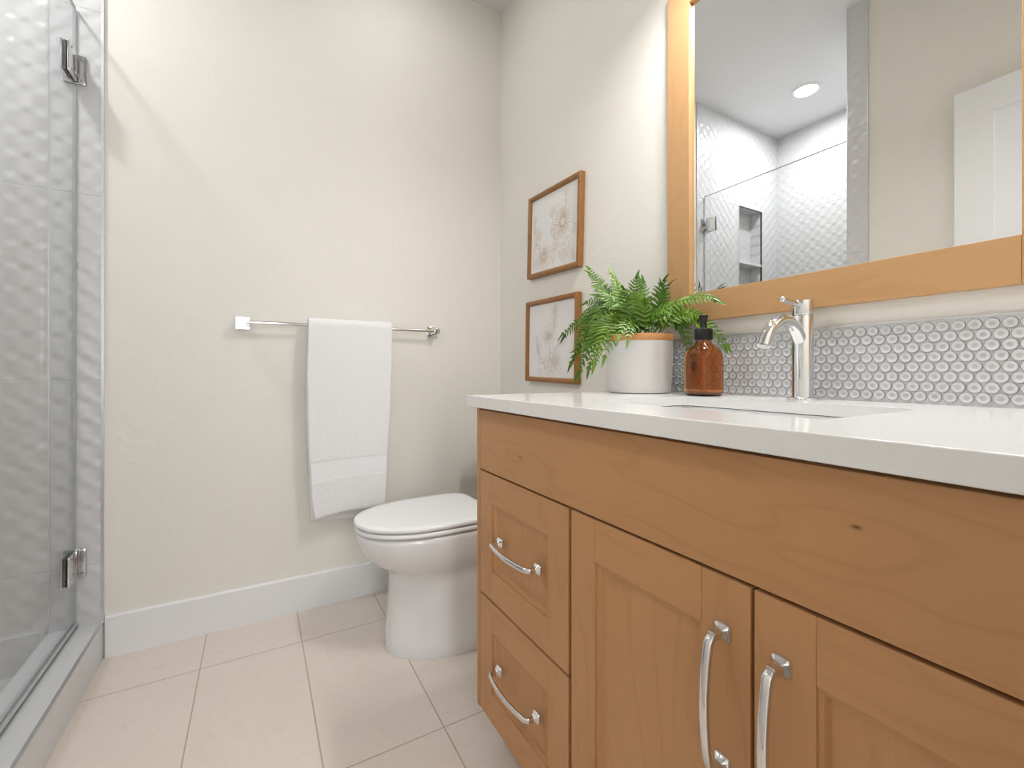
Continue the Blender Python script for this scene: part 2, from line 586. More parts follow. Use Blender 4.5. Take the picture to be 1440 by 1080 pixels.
MB().box((-1.4885, TY - 0.002, 0.0), (-1.4815, AY + 0.02, CEIL)).build('trim_3', MAT['metal_trim'], None, 0, 'structure')
wallbox('shower_floor', (SX, -0.89, -0.1), (-1.62, TY, 0.01), 'pan')
MB().box((SX, TY - 0.006, 0.01), (-1.6205, TY, 0.134), 0.0008).build('trim_4', MAT['tile_x'], None, 0, 'structure')
# curb with a metal corner profile along its room edge
CZ = 0.122
MB().box((-1.62, -0.89, -0.1), (XC, TY, CZ), 0.0012).build('shower_curb', MAT['curb'], None, 0, 'structure')
mb = MB()
mb.box((XC - 0.0085, -0.888, CZ - 0.0035), (XC + 0.0012, TY - 0.002, CZ + 0.0012), 0.0006)
mb.box((XC - 0.001, -0.888, CZ - 0.0085), (XC + 0.0012, TY - 0.002, CZ - 0.003), 0.0004)
mb.build('trim_5', MAT['metal_trim'], None, 0, 'structure')

# baseboards: square-edged boards with an eased top
def baseboard(name, prof, p0, p1):
    mb = MB()
    a, b = Vector(p0), Vector(p1)
    d = (b - a).normalized()
    nrm = Vector((-d.y, d.x, 0))
    mb.loft([[a + nrm * u + Vector((0, 0, v)) for u, v in prof], [b + nrm * u + Vector((0, 0, v)) for u, v in prof]])
    return mb.build(name, MAT['trim'], None, 20, 'structure')
prof = [(0, 0), (0.014, 0), (0.014, 0.136), (0.0125, 0.1395), (0.009, 0.1413), (0, 0.1413)]
baseboard('baseboard_back', prof, (BX, AY, 0), (-1.4775, AY, 0))
baseboard('baseboard_right', prof, (BX, -0.94, 0), (BX, AY - 0.014, 0))
baseboard('baseboard_left', prof, (XC, -0.979, 0), (XC, FY, 0))

# door casing and open door leaf (seen in the mirror)
mb = MB()
mb.box((-1.482, FY, 0), (-1.425, FY + 0.015, 2.22), 0.001)
mb.box((-0.70, FY, 0), (-0.645, FY + 0.015, 2.22), 0.001)
mb.box((-1.482, FY, 2.16), (-0.645, FY + 0.015, 2.22), 0.001)
mb.build('trim_6', MAT['trim'], None, 0, 'structure')
mb = MB()
DX0, DX1, DY0, DY1, DZ = -1.432, -1.397, -2.035, -1.311, 2.134
st, rl = 0.115, 0.118
mb.box((DX0, DY1 - st, 0.012), (DX1, DY1, DZ))
mb.box((DX0, DY0, 0.012), (DX1, DY0 + st, DZ))
mb.box((DX0, DY0 + st, DZ - rl), (DX1, DY1 - st, DZ))
mb.box((DX0, DY0 + st, 0.98), (DX1, DY1 - st, 1.10))
mb.box((DX0, DY0 + st, 0.012), (DX1, DY1 - st, 0.22))
mb.box((DX0 + 0.01, DY0 + st, 0.2), (DX1 - 0.014, DY1 - st, DZ - rl + 0.01))
door = mb.build('door_1', MAT['door_paint'], None, 20, 'structure')
mb = MB()
for s in (1, -1):
    x = DX1 if s > 0 else DX0
    mb.lathe((x, DY1 - 0.065, 0.97), [(0.026, 0), (0.026, s * 0.006), (0.009, s * 0.010), (0.009, s * 0.026)], 'x', 24)
    mb.box((min(x + s * 0.02, x + s * 0.034), DY1 - 0.175, 0.962), (max(x + s * 0.02, x + s * 0.034), DY1 - 0.055, 0.978), 0.003) if s > 0 else None
mb.build('door_handle', MAT['chrome'], door)

# ------------------------------------------------------------------ ceiling lamps and vanity light
def can_light(name, label, x, y, lens, r=0.064):
    t = thing(name, label, 'ceiling light', (x, y, CEIL), 'recessed ceiling lamps')
    mb = MB()
    mb.lathe((x, y, CEIL), [(r + 0.021, 0.0), (r + 0.021, -0.003), (r + 0.016, -0.006), (r + 0.002, -0.007), (r, -0.004), (r, 0.0)], 'z', 48, False, False)
    mb.build('trim_ring', MAT['lamp_trim'], t)
    MB().lathe((x, y, CEIL), [(r, -0.0032), (r * 0.5, -0.0036), (0.001, -0.0036)], 'z', 48, False, True).build('lens', MAT[lens], t)
    return t
can_light('recessed_light', 'lit round recessed ceiling lamp over the shower, seen in the mirror', -1.983, -0.437, 'shower_lamp')
can_light('recessed_light', 'unseen round fill lamp added in the bathroom ceiling above the toilet', -0.50, -0.42, 'room_fill')
can_light('recessed_light', 'unseen round fill lamp added in the hall ceiling beyond the doorway', -0.9, -2.9, 'hall_fill')

vl = thing('vanity_light', 'three-shade opal wall light above the wood framed mirror', 'wall light', (BX, -1.476, 2.30))
mb = MB()
mb.box((BX - 0.022, -1.72, 2.27), (BX, -1.23, 2.33), 0.003)
for y in (-1.645, -1.476, -1.307):
    mb.lathe((-0.125, y, 2.30), [(0.008, 0), (0.008, 0.17)], 'x', 16)
    mb.lathe((-0.125, y, 2.30), [(0.052, 0.0), (0.052, 0.02), (0.02, 0.03), (0.02, -0.02), (0.052, -0.004)], 'z', 28, False, False)
mb.build('arm_bar', MAT['chrome'], vl)
for y in (-1.645, -1.476, -1.307):
    mb = MB()
    mb.lathe((-0.125, y, 2.30), [(0.047, -0.002), (0.050, -0.06), (0.056, -0.135), (0.053, -0.135), (0.050, -0.128)], 'z', 28, True, False)
    sh = mb.build('shade', MAT['opal'], vl)
    MB().lathe((-0.125, y, 2.30), [(0.050, -0.126), (0.030, -0.131), (0.001, -0.132)], 'z', 28, False, True).build('diffuser', MAT['opal_lens'], sh)

# ------------------------------------------------------------------ shower door
sd = thing('shower_door', 'frameless clear glass shower door hinged on the tiled back wall', 'shower door', (-1.555, 0.004, CZ))
GX = -1.555
GB, GT = CZ + 0.012, 2.19
MB().box((GX - 0.0042, -0.872, GB), (GX + 0.0042, 0.002, GT)).build('glass_panel', MAT['glass'], sd, 0)
mb = MB()   # polished edges
mb.box((GX - 0.0044, 0.0015, GB), (GX + 0.0044, 0.0030, GT))
mb.box((GX - 0.0044, -0.8735, GB), (GX + 0.0044, -0.8718, GT))
mb.box((GX - 0.0044, -0.8735, GT - 0.0008), (GX + 0.0044, 0.0030, GT + 0.0010))
mb.build('glass_edge', MAT['glass_edge'], sd, 0)
mb = MB()
mb.box((GX - 0.009, -0.87, CZ + 0.001), (GX - 0.0042, 0.000, CZ + 0.020), 0.0008)
mb.box((GX + 0.0042, -0.87, CZ + 0.001), (GX + 0.009, 0.000, CZ + 0.020), 0.0008)
mb.box((GX - 0.009, -0.87, CZ + 0.006), (GX + 0.009, 0.000, CZ + 0.0115), 0.0008)
mb.build('bottom_sweep', MAT['sweep'], sd)

def hinge(zc):
    h = 0.048
    mb = MB()
    mb.box((GX - 0.027, -0.001, zc - h), (GX + 0.030, TY, zc + h), 0.002)          # wall plate
    h0 = mb.build('hinge', MAT['chrome_dark'], sd)
    mb = MB()
    for s in (1, -1):                                                             # clamps on both faces of the pane
        x0, x1 = sorted((GX + s * 0.0055, GX + s * 0.0115))
        mb.box((x0, -0.084, zc - h), (x1, -0.016, zc + h), 0.0022)
    mb.build('glass_clamp', MAT['chrome'], h0)
    mb = MB()
    mb.box((GX - 0.0045, -0.080, zc - h + 0.003), (GX + 0.0045, -0.012, zc + h - 0.003), 0.001)
    mb.build('gasket', MAT['rubber'], h0)
    mb = MB()                                                                     # knuckle block between plate and clamp
    mb.box((GX - 0.013, -0.026, zc - h * 0.62), (GX + 0.013, 0.000, zc + h * 0.62), 0.003)
    mb.lathe((GX, -0.013, zc), [(0.006, -h * 0.9), (0.006, h * 0.9)], 'z', 16)
    mb.build('knuckle', MAT['chrome_dark'], h0)
    mb = MB()
    for dz in (-0.036, 0.036):
        mb.lathe((GX + 0.021, -0.001, zc + dz), [(0.0048, 0.0), (0.0048, -0.0016), (0.002, -0.0020), (0.001, -0.0008)], 'y', 16)
        mb.lathe((GX + 0.0115, -0.062, zc + dz), [(0.0042, 0.0), (0.0042, 0.0016), (0.002, 0.0020), (0.001, 0.0008)], 'x', 16)
    mb.build('screw', MAT['chrome_dark'], h0)
hinge(1.985)
hinge(0.338)

# ------------------------------------------------------------------ vanity
FX = -0.528                       # front face of doors and drawers
VY0, VY1 = -0.951, -2.055
van = thing('vanity_cabinet', 'warm brown alder vanity cabinet with two drawers, two doors and chrome pulls', 'cabinet', (-0.25, -1.5, 0))
mb = MB()
FB = FX + 0.020                   # face frame plane behind the fronts
mb.box((FB, VY1, 0.112), (BX - 0.001, VY1 + 0.018, 0.886))
mb.box((FB, VY1, 0.112), (BX - 0.001, VY0 - 0.02, 0.130))
mb.box((BX - 0.008, VY1, 0.112), (BX - 0.001, VY0, 0.86))
mb.box((FB, -1.357, 0.112), (BX - 0.012, -1.339, 0.70))
mb.box((FB, VY1, 0.112), (FB + 0.018, -0.969, 0.150))
mb.box((FB, VY1, 0.70), (FB + 0.018, -0.969, 0.886))
mb.box((FB, -0.99, 0.112), (FB + 0.018, -0.969, 0.886))
mb.box((FB, -1.372, 0.112), (FB + 0.018, -1.325, 0.886))
mb.box((FB, -1.72, 0.112), (FB + 0.018, -1.675, 0.886))
mb.box((FB, -1.372, 0.39), (FB + 0.018, -0.969, 0.43))
mb.build('carcass', MAT['wood_z'], van, 20)
MB().box((FX, -0.9660, 0.112), (BX - 0.001, VY0, 0.8875), 0.0008).build('end_panel', MAT['wood_z'], van, 20)
mb = MB()
mb.box((-0.45, VY1, 0.0), (-0.435, VY0 - 0.03, 0.112))
mb.box((-0.45, VY0 - 0.045, 0.0), (BX - 0.012, VY0 - 0.03, 0.112))
mb.build('toe_kick', MAT['wood_y'], van, 20)
ZR0, ZR1 = 0.7285, 0.8800
MB().box((FX, VY1, ZR0), (FB, -0.9685, ZR1), 0.0012).build('top_panel', MAT['wood_top'], van, 20)

def shaker(mb_v, mb_h, mb_p, y0, y1, z0, z1, s=0.066, r=0.072):
    """Stiles (vertical grain), rails (horizontal grain), recessed panel with a bevelled inner step."""
    ya, yb = max(y0, y1), min(y0, y1)
    mb_v[0].box((FX, ya - s, z0), (FB, ya, z1), 0.0011)
    mb_v[1].box((FX, yb, z0), (FB, yb + s, z1), 0.0011)
    mb_h[0].box((FX, yb + s, z1 - r), (FB, ya - s, z1), 0.0011)
    mb_h[1].box((FX, yb + s, z0), (FB, ya - s, z0 + r), 0.0011)
    # step profile round the opening
    iy0, iy1, iz0, iz1 = yb + s, ya - s, z0 + r, z1 - r
    def rr(e, x):
        return [(x, iy0 + e, iz0 + e), (x, iy1 - e, iz0 + e), (x, iy1 - e, iz1 - e), (x, iy0 + e, iz1 - e)]
    mb_p.loft([rr(0.0, FX + 0.0035), rr(0.006, FX + 0.0035), rr(0.0095, FX + 0.0095), rr(0.0095, FX + 0.016), rr(0.0, FX + 0.016)], True, False, False)
    mb_p.box((FX + 0.0095, iy0 + 0.0005, iz0 + 0.0005), (FX + 0.0165, iy1 - 0.0005, iz1 - 0.0005))

def pull(parent, y, z, cc, vertical):
    """Chrome arched bar pull on two flared square feet."""
    mb = MB()
    U = Vector((0, 0, 1)) if vertical else Vector((0, 1, 0))
    Wd = Vector((0, 1, 0)) if vertical else Vector((0, 0, 1))
    O = Vector((-1, 0, 0))
    c = Vector((FX, y, z))
    for s in (-1, 1):
        b = c + U * (s * cc / 2)
        rings = []
        for out, h in ((0.0, 0.0115), (0.0025, 0.0115), (0.005, 0.0098), (0.0085, 0.0062), (0.013, 0.0052), (0.022, 0.0052)):
            rings.append([b + O * out + U * a + Wd * e for a, e in superellipse(h, h, 5, 20)])
        mb.loft(rings)
    path = []
    hc = cc / 2
    for s in (-1,):
        path += [c + U * (-hc) + O * 0.010, c + U * (-hc) + O * 0.019, c + U * (-hc + 0.0015) + O * 0.0235, c + U * (-hc + 0.006) + O * 0.0275]
    for i in range(1, 12):
        t = -1 + 2 * i / 12
        path.append(c + U * (t * (hc - 0.006)) + O * (0.0275 + 0.0085 * (1 - t * t)))
    path += [c + U * (hc - 0.006) + O * 0.0275, c + U * (hc - 0.0015) + O * 0.0235, c + U * hc + O * 0.019, c + U * hc + O * 0.010]
    mb.sweep(path, superellipse(0.0044, 0.0056, 3.2, 18), Wd)
    return mb.build('pull_handle', MAT['chrome'], parent, 40)

def front(name, y0, y1, z0, z1, handle):
    vv, hh, p = [MB(), MB()], [MB(), MB()], MB()
    shaker(vv, hh, p, y0, y1, z0, z1)
    root = p.build(name, MAT['wood_z'], van, 20)
    for v in vv:
        v.build('stile', MAT['wood_z'], root, 20)
    for h in hh:
        h.build('rail', MAT['wood_y'], root, 20)
    pull(root, *handle)
    return root
front('drawer', -0.9690, -1.3432, 0.4150, 0.7240, (-1.1617, 0.5735, 0.163, False))
front('drawer', -0.9690, -1.3432, 0.1150, 0.4090, (-1.1570, 0.2680, 0.163, False))
front('cabinet_door', -1.3525, -1.6940, 0.1150, 0.7240, (-1.6590, 0.5755, 0.162, True))
front('cabinet_door', -1.6985, -2.0450, 0.1150, 0.7240, (-1.7300, 0.5735, 0.162, True))

# countertop: slab with a rounded sink cut-out and a shadow groove under the cut-out edge
ZT, ZB = 0.9166, 0.8883
CX0, CX1, CY0, CY1 = -0.5555, BX - 0.0005, FY + 0.002, -0.9465
HX0, HX1, HY0, HY1 = -0.418, -0.112, -1.716, -1.266
mb = MB()
E_ = 0.0015
loops = [round_rect(HX0, HX1, HY0, HY1, 0.018, ZT - E_ * 0.0),
         round_rect(CX0 + E_, CX1, CY0, CY1 - E_, 0.004, ZT),
         round_rect(CX0 + E_ * 0.3, CX1, CY0, CY1 - E_ * 0.3, 0.005, ZT - E_ * 0.3),
         round_rect(CX0, CX1, CY0, CY1, 0.005, ZT - E_),
         round_rect(CX0, CX1, CY0, CY1, 0.005, ZB + 0.001),
         round_rect(CX0 + 0.001, CX1, CY0, CY1 - 0.001, 0.005, ZB),
         round_rect(HX0 - 0.030, HX1 + 0.030, HY0 - 0.030, HY1 + 0.030, 0.02, ZB),
         round_rect(HX0 - 0.030, HX1 + 0.030, HY0 - 0.030, HY1 + 0.030, 0.02, ZT - 0.0216),
         round_rect(HX0, HX1, HY0, HY1, 0.018, ZT - 0.0216)]
mb.loft(loops + [loops[0]], True, False, False)
bmesh.ops.remove_doubles(mb.bm, verts=mb.bm.verts, dist=1e-6)
tag(mb.build('countertop', MAT['quartz'], None, 12), 'white quartz countertop with rectangular sink cut-out on the alder vanity', 'countertop')

mb = MB()   # undermount basin, inside and outside shell
zs = ZT - 0.0234
def rr(e, z, r=0.03):
    return round_rect(HX0 - 0.006 + e, HX1 + 0.006 - e, HY0 - 0.006 + e, HY1 + 0.006 - e, r, z)
mb.loft([rr(-0.018, zs - 0.010, 0.02), rr(-0.018, zs, 0.02), rr(0.0, zs, 0.02), rr(0.003, zs - 0.004, 0.02), rr(0.010, zs - 0.09), rr(0.022, zs - 0.118, 0.04), rr(0.06, zs - 0.128, 0.05), rr(0.135, zs - 0.132, 0.015)], True, False, True)
mb.loft([rr(-0.018, zs - 0.010, 0.02), rr(-0.010, zs - 0.012), rr(0.0, zs - 0.10), rr(0.014, zs - 0.132, 0.04), rr(0.06, zs - 0.142, 0.05), rr(0.135, zs - 0.146, 0.015)], True, False, True)
bmesh.ops.remove_doubles(mb.bm, verts=mb.bm.verts, dist=1e-6)
sink = mb.build('undermount_sink', MAT['porcelain'], None, 40)
tag(sink, 'white rectangular undermount basin set below the countertop cut-out', 'sink')
MB().lathe((-0.265, -1.491, zs - 0.132), [(0.022, -0.004), (0.022, 0.002), (0.016, 0.003), (0.004, 0.002)], 'z', 28).build('drain', MAT['chrome'], sink)

# backsplash: grout bed with individual penny discs, capped by a thin edge strip
SPX = 0.0552
bs = thing('backsplash', 'grey penny round tile backsplash behind the faucet', 'backsplash', (BX, -1.5, ZT))
SY0, SY1, SZ1 = -0.956, FY + 0.001, 1.0725
MB().box((SPX, SY1, ZT), (BX - 0.0003, SY0, SZ1)).build('grout_bed', MAT['grout'], bs, 0)
mb = MB()
pitch = 0.02105
rowp = 0.01838
prof_p = [(0.0100, 0.0), (0.0098, 0.0009), (0.0091, 0.0017), (0.0080, 0.0019), (0.0066, 0.0016), (0.0042, 0.0009), (0.0020, 0.0007)]
seg = 20
for r_ in range(8):
    zc = ZT + 0.0138 + r_ * rowp
    y = SY0 - 0.011 - (pitch / 2 if r_ % 2 else 0.0)
    while y > SY1 + 0.0095:
        rings = []
        rnd = random.Random(r_ * 1000 + int(y * 10000))
        dx = rnd.uniform(-0.0004, 0.0003)
        tl = rnd.uniform(-0.03, 0.03)
        for rad, h in prof_p:
            ring = []
            for i in range(seg):
                a = 2 * PI * i / seg
                ry, rz = rad * math.cos(a), rad * math.sin(a)
                ring.append((SPX - h + dx + (ry * tl if h > 0 else 0.0), y + ry, zc + rz))
            rings.append(ring)
        mb.loft(rings, True, False, True)
        y -= pitch
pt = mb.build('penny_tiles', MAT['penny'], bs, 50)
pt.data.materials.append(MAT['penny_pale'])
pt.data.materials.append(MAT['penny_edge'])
for f in pt.data.polygons:                      # rim painted dark for its dark reflection, pale glaze ring, greyer pooled centre
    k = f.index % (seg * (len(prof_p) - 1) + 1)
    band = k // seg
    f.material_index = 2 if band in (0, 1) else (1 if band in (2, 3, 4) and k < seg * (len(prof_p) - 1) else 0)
MB().box((SPX - 0.0018, SY1, SZ1), (BX - 0.0003, SY0 + 0.002, SZ1 + 0.0028), 0.0006).build('edge_strip', MAT['metal_trim'], bs, 0)

# ------------------------------------------------------------------ faucet
fx, fy = 0.0, -1.482
fa = thing('faucet', 'chrome single-hole faucet with arched spout and pin lever', 'faucet', (fx, fy, ZT))
mb = MB()
R = 0.0205
mb.lathe((fx, fy, ZT), [(0.030, 0.0), (0.030, 0.004), (0.0285, 0.0055), (R + 0.001, 0.006), (R, 0.008), (R, 0.180), (R - 0.001, 0.1815)], 'z', 48)
mb.build('body', MAT['chrome'], fa, 40)
mb = MB()
mb.lathe((fx, fy, ZT), [(R - 0.0015, 0.1818), (R - 0.0003, 0.1835), (R, 0.185), (R, 0.2125), (R - 0.0012, 0.2142), (R - 0.004, 0.2145)], 'z', 48)
lev = mb.build('lever_cap', MAT['chrome'], fa, 40)
mb = MB()
pts = smooth_path([(fx - 0.012, fy, 1.1215), (fx - 0.035, fy, 1.1235), (fx - 0.06, fy, 1.1262), (fx - 0.074, fy, 1.1275)], 12)
mb.sweep(pts, lambda t: circle(0.0062 - 0.0012 * t, 18), (0, 1, 0))
bm2 = bmesh.new()
bmesh.ops.create_uvsphere(bm2, u_segments=20, v_segments=12, radius=0.0066)
mb.join(bm2, Matrix.Translation((fx - 0.077, fy, 1.1277)))
mb.build('pin_lever', MAT['chrome'], lev, 50)
mb = MB()
pts = smooth_path([(fx + 0.004, fy, 1.030), (fx - 0.014, fy, 1.050), (fx - 0.034, fy, 1.0715), (fx - 0.058, fy, 1.0835), (fx - 0.086, fy, 1.0835), (fx - 0.112, fy, 1.071), (fx - 0.132, fy, 1.051), (fx - 0.1445, fy, 1.0285)], 42)
mb.sweep(pts, lambda t: circle(0.0142 - 0.0026 * t, 28), (0, 1, 0))
sp = mb.build('spout', MAT['chrome'], fa, 40)
d = (pts[-1] - pts[-2]).normalized()
mb = MB()
bm2 = bmesh.new()
bmesh.ops.create_cone(bm2, cap_ends=True, segments=24, radius1=0.0092, radius2=0.0092, depth=0.002)
mb.join(bm2, Matrix.Translation(pts[-1] + d * 0.0008) @ Vector((0, 0, 1)).rotation_difference(d).to_matrix().to_4x4())
mb.build('aerator', MAT['chrome_dark'], sp, 40)

# ------------------------------------------------------------------ soap bottle
bx, by = -0.045, -1.269
bt = thing('soap_bottle', 'amber glass soap bottle with black pump top beside the fern pot', 'bottle', (bx, by, ZT))
def sq_ring(h, z, n):
    return [(bx + a, by + b, ZT + z) for a, b in superellipse(h, h, n, 40)]
outer = [(0.034, 0.0, 3.2), (0.038, 0.002, 3.2), (0.0405, 0.007, 3.2), (0.041, 0.02, 3.2), (0.041, 0.092, 3.2), (0.0402, 0.103, 3.0), (0.0372, 0.1135, 2.7), (0.032, 0.1215, 2.4), (0.0245, 0.128, 2.1), (0.019, 0.135, 2.0), (0.019, 0.148, 2.0)]
mb = MB()
mb.loft([sq_ring(h, z, n) for h, z, n in outer] + [sq_ring(0.016, 0.148, 2.0)] +
        [sq_ring(max(h - 0.003, 0.004), z + (0.005 if z < 0.01 else 0.0), n) for h, z, n in reversed(outer[:-1])], True, True, True)
mb.build('glass_body', MAT['amber'], bt, 60)
mb = MB()
mb.lathe((bx, by, ZT), [(0.0030, 0.010), (0.0030, 0.146)], 'z', 14)
mb.build('dip_tube', MAT['tube'], bt)
mb = MB()
mb.lathe((bx, by, ZT), [(0.0185, 0.1405), (0.0205, 0.1412), (0.0207, 0.1675), (0.0195, 0.1695), (0.009, 0.1705), (0.0078, 0.173), (0.0078, 0.182)], 'z', 36)
for i in range(36):
    a = 2 * PI * i / 36
    c, s_ = math.cos(a), math.sin(a)
    mb.box((bx + 0.0205 * c - 0.0007, by + 0.0205 * s_ - 0.0007, ZT + 0.1435), (bx + 0.0205 * c + 0.0007, by + 0.0205 * s_ + 0.0007, ZT + 0.1665))
col = mb.build('screw_collar', MAT['black'], bt)
mb = MB()
mb.lathe((bx, by, ZT), [(0.0065, 0.176), (0.0070, 0.182), (0.0105, 0.199), (0.0112, 0.2025), (0.0100, 0.204), (0.004, 0.2045)], 'z', 28)
mb.sweep(smooth_path([(bx + 0.002, by + 0.004, ZT + 0.196), (bx + 0.013, by + 0.022, ZT + 0.1965), (bx + 0.018, by + 0.030, ZT + 0.193)], 8), circle(0.0036, 12), (0, 0, 1))
mb.build('pump_head', MAT['black'], bt)

# ------------------------------------------------------------------ potted fern
px_, py_ = -0.060, -1.0640
fern = thing('potted_fern', 'lush green fern in a pale grey pot with a terracotta rim', 'plant', (px_, py_, ZT))
PH = 0.166
mb = MB()
mb.lathe((px_, py_, ZT), [(0.080, 0.0), (0.086, 0.002), (0.0885, 0.007), (0.0905, 0.04), (0.0925, 0.09), (0.0945, PH - 0.019), (0.0895, PH - 0.019), (0.088, 0.10)], 'z', 56, True, False)
pot = mb.build('pot', MAT['pot'], fern, 40)
mb = MB()
mb.lathe((px_, py_, ZT), [(0.0950, PH - 0.019), (0.0962, PH - 0.012), (0.0968, PH - 0.004), (0.0955, PH), (0.0915, PH), (0.0895, PH - 0.006), (0.0890, PH - 0.019)], 'z', 56, False, False)
o = mb.build('pot_rim', MAT['terracotta'], pot, 40)
o['label'] = 'terracotta coloured rim'
MB().lathe((px_, py_, ZT), [(0.0885, PH - 0.03), (0.05, PH - 0.022), (0.002, PH - 0.018)], 'z', 32, False, True).build('soil', MAT['soil'], fern)

def frond(p0, p1, tip, hint, lmax=0.040, seed=0):
    """One arching frond: rachis, paired lance-shaped leaflets folded along the midrib, long end leaflet."""
    rnd = random.Random(seed)
    P0, P1, P2 = Vector(p0), Vector(p1), Vector(tip)
    hint = Vector(hint).normalized()
    def bz(t):
        return P0 * (1 - t) ** 2 + P1 * 2 * t * (1 - t) + P2 * t * t
    def dz(t):
        return ((P1 - P0) * (1 - t) + (P2 - P1) * t).normalized()
    mb = MB()
    bm = mb.bm
    path = [bz(i / 14) for i in range(15)]
    rings = []
    for i, p in enumerate(path):
        t = dz(i / 14)
        a = t.orthogonal().normalized()
        b = t.cross(a)
        r = 0.0016 * (1 - 0.65 * i / 14)
        rings.append([p + a * (r * math.cos(k * PI / 3)) + b * (r * math.sin(k * PI / 3)) for k in range(6)])
    mb.loft(rings)
    def blade(base, dirv, nrm, ln, wd, droop):
        side = dirv.cross(nrm).normalized()
        prev = None
        for u, wf in ((0.0, 0.22), (0.10, 0.75), (0.25, 1.0), (0.5, 0.86), (0.75, 0.52), (0.9, 0.25), (1.0, 0.02)):
            c = base + dirv * (ln * u) - nrm * (droop * ln * u * u) - Vector((0, 0, 0.10 * ln * u * u))
            hw = wd * wf * 0.5
            ring = (bm.verts.new(c + side * hw + nrm * hw * 0.4), bm.verts.new(c), bm.verts.new(c - side * hw + nrm * hw * 0.4))
            if prev:
                bm.faces.new((prev[0], prev[1], ring[1], ring[0]))
                bm.faces.new((prev[1], prev[2], ring[2], ring[1]))
            prev = ring
    arc = sum((path[k + 1] - path[k]).length for k in range(14))
    pairs = max(9, int(arc * 0.80 / 0.0118))
    for i in range(pairs):
        f = i / (pairs - 1)
        t = 0.20 + 0.76 * f
        T = dz(t)
        Nn = hint - T * hint.dot(T)
        if Nn.length < 0.15:
            Nn = T.orthogonal()
        Nn.normalize()
        S = T.cross(Nn)
        ln = lmax * (0.70 + 0.30 * math.sin(PI * min(1, 0.2 + f * 0.7))) * (1 - 0.60 * f ** 2.4)
        for s in (1, -1):
            k = rnd.uniform(0.88, 1.12)
            ang = math.radians(62 - 16 * f + rnd.uniform(-7, 7))
            dv = (T * math.cos(ang) + S * (s * math.sin(ang)) + Nn * rnd.uniform(-0.15, 0.20)).normalized()
            nn = (Nn - dv * Nn.dot(dv)).normalized()
            blade(bz(t), dv, nn, ln * k, max(0.0055, ln * 0.235), rnd.uniform(0.0, 0.2))
    T = dz(1)
    Nn = (hint - T * hint.dot(T)).normalized()
    blade(bz(0.96), T, Nn, lmax * 0.95, 0.0095, 0.05)
    o = mb.build('frond', MAT['leaf'], fern, 0)
    o.data.shade_smooth()
    return o

crown = Vector((px_, py_, ZT + PH - 0.015))
LV, RV, UV = (-0.50, -0.80, 0.35), (-0.93, -0.20, 0.35), (-0.35, -0.60, 0.70)
tips = [  # tip, arch height over the straight line, plane the leaflets face, leaflet length, copies
    ((-0.085, -0.868, 1.300), 0.045, LV, 0.042, 2), ((-0.085, -0.855, 1.205), 0.100, LV, 0.044, 2),
    ((-0.120, -0.762, 1.100), 0.150, LV, 0.044, 2), ((-0.135, -0.848, 1.015), 0.180, LV, 0.044, 3),
    ((-0.165, -0.915, 0.962), 0.190, LV, 0.042, 2), ((-0.186, -1.010, 0.990), 0.150, LV, 0.042, 3),
    ((-0.192, -1.060, 1.010), 0.120, LV, 0.040, 2), ((-0.195, -1.125, 1.070), 0.080, LV, 0.036, 2),
    ((-0.062, -0.962, 1.275), 0.020, LV, 0.042, 2), ((-0.050, -1.165, 1.215), 0.055, UV, 0.038, 2),
    ((-0.080, -1.085, 1.236), 0.050, UV, 0.036, 2), ((-0.130, -1.100, 1.195), 0.060, LV, 0.036, 2),
    ((-0.105, -1.020, 1.225), 0.040, LV, 0.038, 2), ((-0.010, -1.100, 1.215), 0.050, RV, 0.034, 2), ((-0.020, -1.030, 1.240), 0.040, LV, 0.036, 2),
    ((-0.140, -1.010, 1.170), 0.060, LV, 0.038, 2), ((-0.045, -1.300, 1.160), 0.100, (-0.80, -0.15, 0.60), 0.034, 2),
    ((0.030, -1.290, 1.035), 0.150, RV, 0.030, 2), ((0.026, -1.185, 0.985), 0.170, RV, 0.032, 2),
    ((-0.190, -1.150, 1.055), 0.090, LV, 0.034, 1), ((-0.125, -0.900, 1.150), 0.100, LV, 0.044, 4),
    ((-0.150, -0.960, 1.070), 0.120, LV, 0.042, 4), ((-0.110, -0.940, 1.215), 0.060, LV, 0.042, 2),
    ((-0.130, -1.050, 1.165), 0.060, UV, 0.034, 2), ((-0.100, -1.130, 1.165), 0.050, UV, 0.034, 2),
    ((0.015, -1.000, 1.180), 0.060, LV, 0.036, 2), ((0.020, -1.150, 1.160), 0.060, RV, 0.034, 2),
    ((0.028, -1.235, 1.110), 0.100, RV, 0.032, 2), ((0.015, -0.930, 1.100), 0.100, LV, 0.038, 2),
    ((-0.090, -1.190, 1.135), 0.060, UV, 0.032, 1), ((-0.030, -0.900, 1.245), 0.060, LV, 0.040, 1),
]
rng = random.Random(5)
count = 0
for tp, arch, hint, lm, copies in tips:
    for c_ in range(copies):
        j = 0.0 if c_ == 0 else 0.022
        t = Vector(tp) + Vector((rng.uniform(-j, j * 0.3), rng.uniform(-j, j), rng.uniform(-j, j)))
        t.x = min(t.x, 0.030 if t.z < 1.06 else 0.006)
        t.z = max(t.z, 0.955)
        dirh = Vector((t.x - px_, t.y - py_, 0))
        dirh.normalize()
        b = crown + dirh * 0.025 + Vector((rng.uniform(-0.03, 0.03), rng.uniform(-0.03, 0.03), 0))
        mid = b.lerp(t, 0.45)
        mid.z = max(b.z, mid.z) + arch
        if hint is RV:
            mid.x = 0.022
        hv = Vector(hint) + Vector((rng.uniform(-0.25, 0.25), rng.uniform(-0.25, 0.25), rng.uniform(-0.2, 0.3)))
        frond(b, mid, t, hv, lm, 100 + count)
        count += 1

